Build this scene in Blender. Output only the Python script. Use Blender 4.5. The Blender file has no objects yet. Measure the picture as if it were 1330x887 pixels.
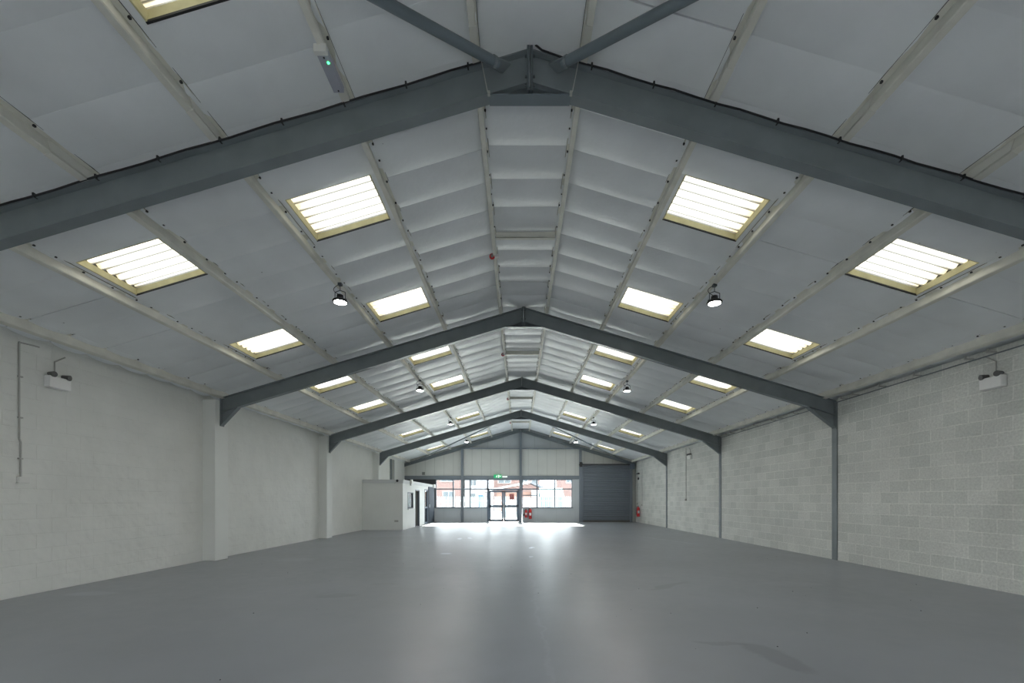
import bpy, bmesh, math, random
from mathutils import Vector, Matrix
random.seed(7)
scene = bpy.context.scene
COL = scene.collection
PI = math.pi
R = math.radians

# ------------------------------------------------------------------ camera, world, sun, exposure
cam_d = bpy.data.cameras.new('camera')
cam = bpy.data.objects.new('camera', cam_d); COL.objects.link(cam)
scene.camera = cam
CAMZ = 1.418; F = 579.0
cam.location = (0, 0, CAMZ); cam.rotation_euler = (R(90), 0, 0)
cam_d.sensor_fit = 'HORIZONTAL'; cam_d.sensor_width = 36.0
cam_d.lens = F / 1330 * 36.0
cam_d.shift_x = -9 / 1330; cam_d.shift_y = 205.5 / 1330
cam_d.clip_start = 0.05; cam_d.clip_end = 500

w = bpy.data.worlds.new('overcast_sky'); scene.world = w; w.use_nodes = True
bg = w.node_tree.nodes['Background']
bg.inputs[0].default_value = (0.93, 0.97, 1.01, 1); bg.inputs[1].default_value = 5.4

sd = bpy.data.lights.new('sun', 'SUN'); sd.energy = 28.0; sd.angle = R(4); sd.color = (1, 0.97, 0.9)
so = bpy.data.objects.new('sun', sd); COL.objects.link(so)
so.location = (5, 60, 40)
so.rotation_euler = Vector((0.02, -math.cos(R(31)), -math.sin(R(31)))).to_track_quat('-Z', 'Y').to_euler()

scene.view_settings.view_transform = 'Standard'
try: scene.view_settings.look = 'None'
except Exception: pass
scene.view_settings.exposure = 0.93
scene.view_settings.gamma = 1.0
scene.view_settings.use_curve_mapping = False
cy = scene.cycles
cy.max_bounces = 14; cy.diffuse_bounces = 9; cy.glossy_bounces = 4; cy.transmission_bounces = 6
cy.transparent_max_bounces = 12; cy.sample_clamp_indirect = 8.0
cy.use_denoising = True
try: cy.denoiser = 'OPENIMAGEDENOISE'
except Exception: pass
LAMP_W = 11.0

# ------------------------------------------------------------------ dimensions
RX = 0.11                  # ridge
ZR = 5.945                 # top of rafters at the ridge
K = 0.299                  # roof slope
XL, XR = -7.31, 7.47       # wall faces
PX = -7.02                 # face of the left pilasters
FY = [-1.47, 4.53, 10.53, 16.53, 22.53]
GY = 28.53                 # far gable
BY = -1.60                 # rear wall
RD = 0.335                 # rafter depth measured vertically
OFF = [0.51, 1.81, 3.12, 4.43, 5.74, 7.06]
LIN = 0.15                 # lining above rafter tops
def ztop(x): return ZR - K * abs(x - RX)

# ------------------------------------------------------------------ materials
def nodes(m): return m.node_tree.nodes, m.node_tree.links
def mat(name, col, rough=0.6, metal=0.0, spec=0.5, noise=None, bump=None, coat=0):
    m = bpy.data.materials.new(name); m.use_nodes = True
    n, l = nodes(m); b = n['Principled BSDF']
    b.inputs['Base Color'].default_value = (*col, 1)
    b.inputs['Roughness'].default_value = rough
    b.inputs['Metallic'].default_value = metal
    b.inputs['Specular IOR Level'].default_value = spec
    if coat: b.inputs['Coat Weight'].default_value = coat
    tc = n.new('ShaderNodeTexCoord')
    if noise:
        sc, amt = noise
        t = n.new('ShaderNodeTexNoise'); t.inputs['Scale'].default_value = sc; t.inputs['Detail'].default_value = 5
        l.new(tc.outputs['Object'], t.inputs['Vector'])
        r = n.new('ShaderNodeMapRange'); r.inputs[1].default_value = .3; r.inputs[2].default_value = .7
        r.inputs[3].default_value = 1 - amt; r.inputs[4].default_value = 1 + amt * .6
        l.new(t.outputs[0], r.inputs[0])
        x = n.new('ShaderNodeMix'); x.data_type = 'RGBA'; x.blend_type = 'MULTIPLY'; x.inputs[0].default_value = 1
        x.inputs[6].default_value = (*col, 1); l.new(r.outputs[0], x.inputs[7])
        l.new(x.outputs[2], b.inputs['Base Color'])
    if bump:
        sc, st = bump
        t = n.new('ShaderNodeTexNoise'); t.inputs['Scale'].default_value = sc; t.inputs['Detail'].default_value = 4
        l.new(tc.outputs['Object'], t.inputs['Vector'])
        bp = n.new('ShaderNodeBump'); bp.inputs['Strength'].default_value = st; bp.inputs['Distance'].default_value = .02
        l.new(t.outputs[0], bp.inputs['Height']); l.new(bp.outputs[0], b.inputs['Normal'])
    return m

STEEL = mat('grey_painted_steel', (0.21, 0.24, 0.255), .42, noise=(3, .12))
STEELD = mat('dark_plate_steel', (0.10, 0.118, 0.132), .5)
CREAM = mat('cream_painted_purlin', (0.76, 0.75, 0.68), .5, noise=(4, .12))
SLEEVE = mat('cream_sleeve_paint', (0.76, 0.75, 0.69), .5)
WHITEP = mat('white_plastic', (0.78, 0.78, 0.76), .4)
WHITEB = mat('bright_white_enclosure', (.90, .90, .89), .4)
CONDUIT = mat('grey_conduit_paint', (0.45, 0.45, 0.43), .5)
BLACK = mat('black_rubber', (0.02, 0.02, 0.022), .5)
GSTEEL = mat('lighter_grey_gable_steel', (0.21, 0.24, 0.27), .45)
HEADG = mat('dark_grey_lamp_head', (.12, .12, .12), .5)
PANELD = mat('dark_slate_door_panel', (.065, .08, .105), .75, spec=.2)
RED = mat('red_enamel', (0.62, 0.03, 0.03), .3)
REDD = mat('red_sign_enamel', (0.33, 0.05, 0.05), .5)
GREENS = mat('green_sign_face', (0.03, 0.42, 0.17), .5)
WHITEW = mat('white_panel_paint', (0.68, 0.70, 0.70), .5, noise=(1.5, .05))
DARKG = mat('dark_blue_grey_powder_coat', (0.13, 0.165, 0.215), .4)
FRAMEG = mat('grey_window_aluminium', (0.17, 0.20, 0.24), .4)
SHUT = mat('slate_blue_shutter_paint', (0.18, 0.205, 0.24), .38)
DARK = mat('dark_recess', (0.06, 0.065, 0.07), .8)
DECK = mat('grey_roof_sheet', (0.25, 0.25, 0.25), .9)
CHROME = mat('brushed_metal', (0.6, 0.6, 0.6), .3, metal=1)
OFFICE = mat('white_partition_paint', (0.80, 0.815, 0.79), .5, noise=(1.2, .04))
BROWN = mat('grey_brown_interior_paint', (0.25, 0.24, 0.22), .6)
TUBEG = mat('blue_grey_tube_paint', (0.16, 0.195, 0.22), .4)
UPST = mat('yellowed_upstand_lining', (0.62, 0.57, 0.34), .7, noise=(6, .15))

def plaster_mat():
    m = mat('painted_rendered_wall', (0.78, 0.79, 0.76), .55)
    n, l = nodes(m); b = n['Principled BSDF']
    tc = n.new('ShaderNodeTexCoord')
    t1 = n.new('ShaderNodeTexNoise'); t1.inputs['Scale'].default_value = 1.3; t1.inputs['Detail'].default_value = 3
    t2 = n.new('ShaderNodeTexNoise'); t2.inputs['Scale'].default_value = 9; t2.inputs['Detail'].default_value = 4
    sep = n.new('ShaderNodeSeparateXYZ'); cmb = n.new('ShaderNodeCombineXYZ')
    l.new(tc.outputs['Object'], sep.inputs[0]); l.new(sep.outputs[1], cmb.inputs[0]); l.new(sep.outputs[2], cmb.inputs[1])
    br = n.new('ShaderNodeTexBrick'); br.inputs['Scale'].default_value = 1
    br.inputs['Brick Width'].default_value = .45; br.inputs['Row Height'].default_value = .225
    br.inputs['Mortar Size'].default_value = .008; br.inputs['Mortar Smooth'].default_value = .6
    br.inputs['Color1'].default_value = br.inputs['Color2'].default_value = (1, 1, 1, 1); br.inputs['Mortar'].default_value = (0.0, 0.0, 0.0, 1)
    l.new(cmb.outputs[0], br.inputs['Vector'])
    l.new(tc.outputs['Object'], t1.inputs[0]); l.new(tc.outputs['Object'], t2.inputs[0])
    a = n.new('ShaderNodeMath'); a.operation = 'MULTIPLY_ADD'; a.inputs[1].default_value = .12
    l.new(t2.outputs[0], a.inputs[0]); l.new(t1.outputs[0], a.inputs[2])
    a2 = n.new('ShaderNodeMath'); a2.operation = 'MULTIPLY_ADD'; a2.inputs[1].default_value = .03
    l.new(br.outputs[0], a2.inputs[0]); l.new(a.outputs[0], a2.inputs[2])
    bp = n.new('ShaderNodeBump'); bp.inputs['Strength'].default_value = 1.0; bp.inputs['Distance'].default_value = .09
    l.new(a2.outputs[0], bp.inputs['Height']); l.new(bp.outputs[0], b.inputs['Normal'])
    r = n.new('ShaderNodeMapRange'); r.inputs[1].default_value = .3; r.inputs[2].default_value = .7
    r.inputs[3].default_value = .95; r.inputs[4].default_value = 1.03; l.new(t1.outputs[0], r.inputs[0])
    x = n.new('ShaderNodeMix'); x.data_type = 'RGBA'; x.blend_type = 'MULTIPLY'; x.inputs[0].default_value = 1
    x.inputs[6].default_value = (0.78, 0.79, 0.76, 1); l.new(r.outputs[0], x.inputs[7]); l.new(x.outputs[2], b.inputs['Base Color'])
    return m
PLASTER = plaster_mat()

def block_mat():
    m = mat('painted_blockwork', (0.6, 0.6, 0.6), .6)
    n, l = nodes(m); b = n['Principled BSDF']
    tc = n.new('ShaderNodeTexCoord')
    sep = n.new('ShaderNodeSeparateXYZ'); cmb = n.new('ShaderNodeCombineXYZ')
    l.new(tc.outputs['Object'], sep.inputs[0]); l.new(sep.outputs[1], cmb.inputs[0]); l.new(sep.outputs[2], cmb.inputs[1])
    # wobble the joints a little
    nz = n.new('ShaderNodeTexNoise'); nz.inputs['Scale'].default_value = 3; l.new(cmb.outputs[0], nz.inputs[0])
    vm = n.new('ShaderNodeVectorMath'); vm.operation = 'MULTIPLY_ADD'; vm.inputs[1].default_value = (.02, .02, 0)
    l.new(nz.outputs[1], vm.inputs[0]); l.new(cmb.outputs[0], vm.inputs[2])
    br = n.new('ShaderNodeTexBrick'); br.inputs['Scale'].default_value = 1
    br.inputs['Brick Width'].default_value = .45; br.inputs['Row Height'].default_value = .225
    br.inputs['Mortar Size'].default_value = .010; br.inputs['Mortar Smooth'].default_value = .35
    br.inputs['Bias'].default_value = 0
    br.inputs['Color1'].default_value = (.68, .70, .665, 1); br.inputs['Color2'].default_value = (.79, .80, .765, 1)
    br.inputs['Mortar'].default_value = (.87, .88, .84, 1)
    l.new(vm.outputs[0], br.inputs['Vector'])
    t = n.new('ShaderNodeTexNoise'); t.inputs['Scale'].default_value = 28; t.inputs['Detail'].default_value = 8; t.inputs['Roughness'].default_value = .7
    l.new(cmb.outputs[0], t.inputs[0])
    t3 = n.new('ShaderNodeTexNoise'); t3.inputs['Scale'].default_value = 1.1; l.new(cmb.outputs[0], t3.inputs[0])
    r = n.new('ShaderNodeMapRange'); r.inputs[1].default_value = .3; r.inputs[2].default_value = .62
    r.inputs[3].default_value = .78; r.inputs[4].default_value = 1.05; l.new(t.outputs[0], r.inputs[0])
    x = n.new('ShaderNodeMix'); x.data_type = 'RGBA'; x.blend_type = 'MULTIPLY'; x.inputs[0].default_value = 1
    l.new(br.outputs[0], x.inputs[6]); l.new(r.outputs[0], x.inputs[7])
    r3 = n.new('ShaderNodeMapRange'); r3.inputs[1].default_value = .3; r3.inputs[2].default_value = .7
    r3.inputs[3].default_value = .93; r3.inputs[4].default_value = 1.07; l.new(t3.outputs[0], r3.inputs[0])
    x2 = n.new('ShaderNodeMix'); x2.data_type = 'RGBA'; x2.blend_type = 'MULTIPLY'; x2.inputs[0].default_value = 1
    l.new(x.outputs[2], x2.inputs[6]); l.new(r3.outputs[0], x2.inputs[7]); l.new(x2.outputs[2], b.inputs['Base Color'])
    a = n.new('ShaderNodeMath'); a.operation = 'MULTIPLY_ADD'; a.inputs[1].default_value = -.5
    l.new(br.outputs[1], a.inputs[0]); l.new(t.outputs[0], a.inputs[2])
    bp = n.new('ShaderNodeBump'); bp.inputs['Strength'].default_value = .5; bp.inputs['Distance'].default_value = .012
    l.new(a.outputs[0], bp.inputs['Height']); l.new(bp.outputs[0], b.inputs['Normal'])
    return m
BLOCK = block_mat()

def lining_mat():
    m = mat('white_lining_board', (0.6, 0.62, 0.64), .42)
    n, l = nodes(m); b = n['Principled BSDF']
    tc = n.new('ShaderNodeTexCoord')
    t = n.new('ShaderNodeTexNoise'); t.inputs['Scale'].default_value = .9; t.inputs['Detail'].default_value = 5
    v = n.new('ShaderNodeTexVoronoi'); v.inputs['Scale'].default_value = 2.2
    t2 = n.new('ShaderNodeTexNoise'); t2.inputs['Scale'].default_value = 14
    for q in (t, v, t2): l.new(tc.outputs['Object'], q.inputs['Vector'])
    r = n.new('ShaderNodeMapRange'); r.inputs[1].default_value = .35; r.inputs[2].default_value = .65
    r.inputs[3].default_value = .93; r.inputs[4].default_value = 1.05; l.new(t.outputs[0], r.inputs[0])
    # sparse small specks
    lt = n.new('ShaderNodeMapRange'); lt.inputs[1].default_value = .018; lt.inputs[2].default_value = .03
    lt.inputs[3].default_value = .35; lt.inputs[4].default_value = 1.0; l.new(v.outputs['Distance'], lt.inputs[0])
    mm = n.new('ShaderNodeMath'); mm.operation = 'MULTIPLY'; l.new(r.outputs[0], mm.inputs[0]); l.new(lt.outputs[0], mm.inputs[1])
    x = n.new('ShaderNodeMix'); x.data_type = 'RGBA'; x.blend_type = 'MULTIPLY'; x.inputs[0].default_value = 1
    x.inputs[6].default_value = (0.86, 0.885, 0.905, 1); l.new(mm.outputs[0], x.inputs[7]); l.new(x.outputs[2], b.inputs['Base Color'])
    bp = n.new('ShaderNodeBump'); bp.inputs['Strength'].default_value = .12; bp.inputs['Distance'].default_value = .02
    l.new(t2.outputs[0], bp.inputs['Height']); l.new(bp.outputs[0], b.inputs['Normal'])
    return m
LINING = lining_mat()

def floor_mat():
    base = (0.245, 0.265, 0.295)
    m = mat('grey_floor_paint', base, .33, spec=1.0)
    n, l = nodes(m); b = n['Principled BSDF']
    tc = n.new('ShaderNodeTexCoord')
    def noise(sc, det=4):
        t = n.new('ShaderNodeTexNoise'); t.inputs['Scale'].default_value = sc; t.inputs['Detail'].default_value = det
        l.new(tc.outputs['Object'], t.inputs[0]); return t
    t1, t2, t3 = noise(.5), noise(5, 6), noise(2.5, 6)
    r = n.new('ShaderNodeMapRange'); r.inputs[1].default_value = .3; r.inputs[2].default_value = .7
    r.inputs[3].default_value = .88; r.inputs[4].default_value = 1.10; l.new(t1.outputs[0], r.inputs[0])
    r2 = n.new('ShaderNodeMapRange'); r2.inputs[1].default_value = .3; r2.inputs[2].default_value = .7
    r2.inputs[3].default_value = .94; r2.inputs[4].default_value = 1.05; l.new(t2.outputs[0], r2.inputs[0])
    mm = n.new('ShaderNodeMath'); mm.operation = 'MULTIPLY'; l.new(r.outputs[0], mm.inputs[0]); l.new(r2.outputs[0], mm.inputs[1])
    cur = mm.outputs[0]
    # distorted coordinate for the stains
    dis = n.new('ShaderNodeVectorMath'); dis.operation = 'MULTIPLY_ADD'; dis.inputs[1].default_value = (.35, .35, 0)
    l.new(t3.outputs[1], dis.inputs[0]); l.new(tc.outputs['Object'], dis.inputs[2])
    # (x, y, half width, half length, turn, brightness factor) : worn patches, scuffs and paint drips
    P = [(2.33, 4.05, .16, .42, .15, .76), (2.02, 4.42, .30, .06, -.2, .80), (2.49, 7.35, .09, .55, -.9, .80), (-2.71, 6.6, .30, .16, .2, .84),
         (-2.3, 7.5, .28, .12, 0, .90), (-6.45, 6.75, .35, .16, .1, 1.22), (-5.3, 10.6, .50, .30, .2, 1.14),
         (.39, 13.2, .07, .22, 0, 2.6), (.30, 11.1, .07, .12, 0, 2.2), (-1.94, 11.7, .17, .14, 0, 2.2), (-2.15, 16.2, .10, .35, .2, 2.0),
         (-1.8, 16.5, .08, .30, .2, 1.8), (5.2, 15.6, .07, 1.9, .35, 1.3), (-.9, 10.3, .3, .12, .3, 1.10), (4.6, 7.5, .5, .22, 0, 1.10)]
    for (px, py, hw, hl, rot, fac) in P:
        mp = n.new('ShaderNodeMapping'); mp.vector_type = 'TEXTURE'
        mp.inputs[1].default_value = (px + .175, py + .175, 0); mp.inputs[2].default_value = (0, 0, rot); mp.inputs[3].default_value = (hw, hl, 1)
        l.new(dis.outputs[0], mp.inputs[0])
        sp = n.new('ShaderNodeSeparateXYZ'); l.new(mp.outputs[0], sp.inputs[0])
        c2 = n.new('ShaderNodeCombineXYZ'); l.new(sp.outputs[0], c2.inputs[0]); l.new(sp.outputs[1], c2.inputs[1])
        ln = n.new('ShaderNodeVectorMath'); ln.operation = 'LENGTH'; l.new(c2.outputs[0], ln.inputs[0])
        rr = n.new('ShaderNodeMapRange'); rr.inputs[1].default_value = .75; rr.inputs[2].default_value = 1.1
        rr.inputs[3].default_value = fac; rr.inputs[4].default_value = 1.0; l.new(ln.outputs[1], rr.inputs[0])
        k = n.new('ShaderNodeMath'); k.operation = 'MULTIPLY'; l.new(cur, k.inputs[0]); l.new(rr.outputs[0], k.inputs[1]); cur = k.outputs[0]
    # grit: sparse dark specks
    v = n.new('ShaderNodeTexVoronoi'); v.inputs['Scale'].default_value = 1.3; l.new(tc.outputs['Object'], v.inputs['Vector'])
    lt = n.new('ShaderNodeMapRange'); lt.inputs[1].default_value = .012; lt.inputs[2].default_value = .018
    lt.inputs[3].default_value = .25; lt.inputs[4].default_value = 1.0; l.new(v.outputs['Distance'], lt.inputs[0])
    k = n.new('ShaderNodeMath'); k.operation = 'MULTIPLY'; l.new(cur, k.inputs[0]); l.new(lt.outputs[0], k.inputs[1]); cur = k.outputs[0]
    # long joint down the middle of the slab
    sp = n.new('ShaderNodeSeparateXYZ'); l.new(dis.outputs[0], sp.inputs[0])
    sb = n.new('ShaderNodeMath'); sb.operation = 'SUBTRACT'; sb.inputs[1].default_value = .25 + .175; l.new(sp.outputs[0], sb.inputs[0])
    ab = n.new('ShaderNodeMath'); ab.operation = 'ABSOLUTE'; l.new(sb.outputs[0], ab.inputs[0])
    jr = n.new('ShaderNodeMapRange'); jr.inputs[1].default_value = .005; jr.inputs[2].default_value = .03
    jr.inputs[3].default_value = 1.10; jr.inputs[4].default_value = 1.0; l.new(ab.outputs[0], jr.inputs[0])
    k = n.new('ShaderNodeMath'); k.operation = 'MULTIPLY'; l.new(cur, k.inputs[0]); l.new(jr.outputs[0], k.inputs[1]); cur = k.outputs[0]
    x = n.new('ShaderNodeMix'); x.data_type = 'RGBA'; x.blend_type = 'MULTIPLY'; x.inputs[0].default_value = 1
    x.inputs[6].default_value = (*base, 1); l.new(cur, x.inputs[7]); l.new(x.outputs[2], b.inputs['Base Color'])
    rg = n.new('ShaderNodeMapRange'); rg.inputs[1].default_value = .3; rg.inputs[2].default_value = .7
    rg.inputs[3].default_value = .30; rg.inputs[4].default_value = .38; l.new(t2.outputs[0], rg.inputs[0]); l.new(rg.outputs[0], b.inputs['Roughness'])
    bp = n.new('ShaderNodeBump'); bp.inputs['Strength'].default_value = .12; bp.inputs['Distance'].default_value = .01
    l.new(t3.outputs[0], bp.inputs['Height']); l.new(bp.outputs[0], b.inputs['Normal'])
    return m
FLOOR = floor_mat()

def clad_mat(name, col, pitch, seam=.012, dark=.75):
    m = mat(name, col, .5)
    n, l = nodes(m); b = n['Principled BSDF']
    tc = n.new('ShaderNodeTexCoord'); sep = n.new('ShaderNodeSeparateXYZ'); l.new(tc.outputs['Object'], sep.inputs[0])
    pp = n.new('ShaderNodeMath'); pp.operation = 'PINGPONG'; pp.inputs[1].default_value = pitch / 2; l.new(sep.outputs[0], pp.inputs[0])
    r = n.new('ShaderNodeMapRange'); r.inputs[1].default_value = seam * .5; r.inputs[2].default_value = seam * 1.5
    r.inputs[3].default_value = dark; r.inputs[4].default_value = 1.0; l.new(pp.outputs[0], r.inputs[0])
    t = n.new('ShaderNodeTexNoise'); t.inputs['Scale'].default_value = .8; l.new(tc.outputs['Object'], t.inputs[0])
    r2 = n.new('ShaderNodeMapRange'); r2.inputs[1].default_value = .3; r2.inputs[2].default_value = .7; r2.inputs[3].default_value = .94; r2.inputs[4].default_value = 1.04
    l.new(t.outputs[0], r2.inputs[0])
    k = n.new('ShaderNodeMath'); k.operation = 'MULTIPLY'; l.new(r.outputs[0], k.inputs[0]); l.new(r2.outputs[0], k.inputs[1])
    x = n.new('ShaderNodeMix'); x.data_type = 'RGBA'; x.blend_type = 'MULTIPLY'; x.inputs[0].default_value = 1
    x.inputs[6].default_value = (*col, 1); l.new(k.outputs[0], x.inputs[7]); l.new(x.outputs[2], b.inputs['Base Color'])
    bp = n.new('ShaderNodeBump'); bp.inputs['Strength'].default_value = .5; bp.inputs['Distance'].default_value = .01
    l.new(r.outputs[0], bp.inputs['Height']); l.new(bp.outputs[0], b.inputs['Normal'])
    return m
CLAD = clad_mat('beige_grey_gable_panel', (0.60, 0.61, 0.58), .6)
CLADT = clad_mat('grey_upper_gable_panel', (0.46, 0.49, 0.51), 1.0)
DADO = clad_mat('pale_grey_dado_panel', (0.58, 0.61, 0.63), 1.2, .008, .85)

def sheet_mat():
    m = bpy.data.materials.new('translucent_corrugated_sheet'); m.use_nodes = True
    n, l = nodes(m); n.remove(n['Principled BSDF']); out = n['Material Output']
    tr = n.new('ShaderNodeBsdfTranslucent'); df = n.new('ShaderNodeBsdfDiffuse'); mx = n.new('ShaderNodeMixShader')
    mx.inputs[0].default_value = .25
    tc = n.new('ShaderNodeTexCoord'); sep = n.new('ShaderNodeSeparateXYZ'); l.new(tc.outputs['Object'], sep.inputs[0])
    pp = n.new('ShaderNodeMath'); pp.operation = 'PINGPONG'; pp.inputs[1].default_value = .073; l.new(sep.outputs[1], pp.inputs[0])
    r = n.new('ShaderNodeMapRange'); r.inputs[1].default_value = .005; r.inputs[2].default_value = .014
    r.inputs[3].default_value = .20; r.inputs[4].default_value = 1; l.new(pp.outputs[0], r.inputs[0])
    # grime that gathers at the lower end of the sheet
    t = n.new('ShaderNodeTexNoise'); t.inputs['Scale'].default_value = 5; t.inputs['Detail'].default_value = 5; l.new(tc.outputs['Object'], t.inputs[0])
    ax = n.new('ShaderNodeMath'); ax.operation = 'ABSOLUTE'; l.new(sep.outputs[0], ax.inputs[0])
    ad = n.new('ShaderNodeMath'); ad.operation = 'MULTIPLY_ADD'; ad.inputs[1].default_value = .35; l.new(t.outputs[0], ad.inputs[0]); l.new(ax.outputs[0], ad.inputs[2])
    g = n.new('ShaderNodeMapRange'); g.inputs[1].default_value = 1.02; g.inputs[2].default_value = 1.30
    g.inputs[3].default_value = 0; g.inputs[4].default_value = 1; l.new(ad.outputs[0], g.inputs[0])
    c1 = n.new('ShaderNodeMix'); c1.data_type = 'RGBA'; l.new(g.outputs[0], c1.inputs[0])
    c1.inputs[6].default_value = (.165, .162, .143, 1); c1.inputs[7].default_value = (.075, .063, .038, 1)
    x = n.new('ShaderNodeMix'); x.data_type = 'RGBA'; x.blend_type = 'MULTIPLY'; x.inputs[0].default_value = 1
    l.new(c1.outputs[2], x.inputs[6]); l.new(r.outputs[0], x.inputs[7])
    l.new(x.outputs[2], tr.inputs[0]); l.new(x.outputs[2], df.inputs[0])
    l.new(tr.outputs[0], mx.inputs[1]); l.new(df.outputs[0], mx.inputs[2]); l.new(mx.outputs[0], out.inputs[0])
    return m
SHEET = sheet_mat()

def glass_mat():
    m = bpy.data.materials.new('clear_window_glass'); m.use_nodes = True
    n, l = nodes(m); n.remove(n['Principled BSDF']); out = n['Material Output']
    tr = n.new('ShaderNodeBsdfTransparent'); tr.inputs[0].default_value = (.92, .95, .95, 1)
    gl = n.new('ShaderNodeBsdfGlossy'); gl.inputs['Roughness'].default_value = .02
    fr = n.new('ShaderNodeFresnel'); fr.inputs[0].default_value = 1.45
    mx = n.new('ShaderNodeMixShader'); l.new(fr.outputs[0], mx.inputs[0]); l.new(tr.outputs[0], mx.inputs[1]); l.new(gl.outputs[0], mx.inputs[2])
    l.new(mx.outputs[0], out.inputs[0]); return m
GLASS = glass_mat()
def emit_mat(name, col, s):
    m = bpy.data.materials.new(name); m.use_nodes = True
    n, l = nodes(m); b = n['Principled BSDF']; b.inputs['Base Color'].default_value = (*col, 1)
    b.inputs['Emission Color'].default_value = (*col, 1); b.inputs['Emission Strength'].default_value = s; return m
LED = emit_mat('lit_led_lens', (1.0, .98, .94), 40)
GLED = emit_mat('green_indicator_glow', (.05, 1.0, .25), 3)
GSIGN = emit_mat('lit_green_sign', (.02, .40, .15), .35)
WSIGN = emit_mat('lit_white_pictogram', (.9, .95, .9), .3)

def brickhouse_mat(name, c1, c2):
    m = mat(name, c1, .8); n, l = nodes(m); b = n['Principled BSDF']
    tc = n.new('ShaderNodeTexCoord'); sep = n.new('ShaderNodeSeparateXYZ'); cmb = n.new('ShaderNodeCombineXYZ')
    l.new(tc.outputs['Object'], sep.inputs[0]); l.new(sep.outputs[0], cmb.inputs[0]); l.new(sep.outputs[2], cmb.inputs[1])
    br = n.new('ShaderNodeTexBrick'); br.inputs['Scale'].default_value = 1; br.inputs['Brick Width'].default_value = .225
    br.inputs['Row Height'].default_value = .075; br.inputs['Mortar Size'].default_value = .01
    br.inputs['Color1'].default_value = (*c1, 1); br.inputs['Color2'].default_value = (*c2, 1); br.inputs['Mortar'].default_value = (.24, .22, .20, 1)
    l.new(cmb.outputs[0], br.inputs[0]); l.new(br.outputs[0], b.inputs['Base Color']); return m
BRICK = brickhouse_mat('weathered_red_brick', (.20, .10, .085), (.16, .08, .07))
BRICKO = brickhouse_mat('orange_brick', (.24, .10, .06), (.20, .085, .055))
RENDERW = mat('white_exterior_render', (.42, .42, .42), .8)
SLATE = mat('grey_roof_slate', (.14, .145, .165), .8, noise=(3, .2))
TEAL = mat('teal_painted_cladding', (.03, .12, .13), .7)
BLUE = mat('blue_painted_doors', (.03, .11, .26), .5)
PALE = mat('galvanised_pale', (.30, .34, .37), .5)
CONC = mat('pale_concrete', (.50, .50, .48), .85, noise=(2, .08))
GRASS = mat('verge_grass', (.12, .16, .04), .9, noise=(8, .4))
TARMAC = mat('light_tarmac', (.065, .065, .072), .9)
WINPANE = mat('dark_house_window_glass', (.07, .09, .10), .1)
WINW = mat('white_window_frame', (.55, .55, .55), .5)

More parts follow.
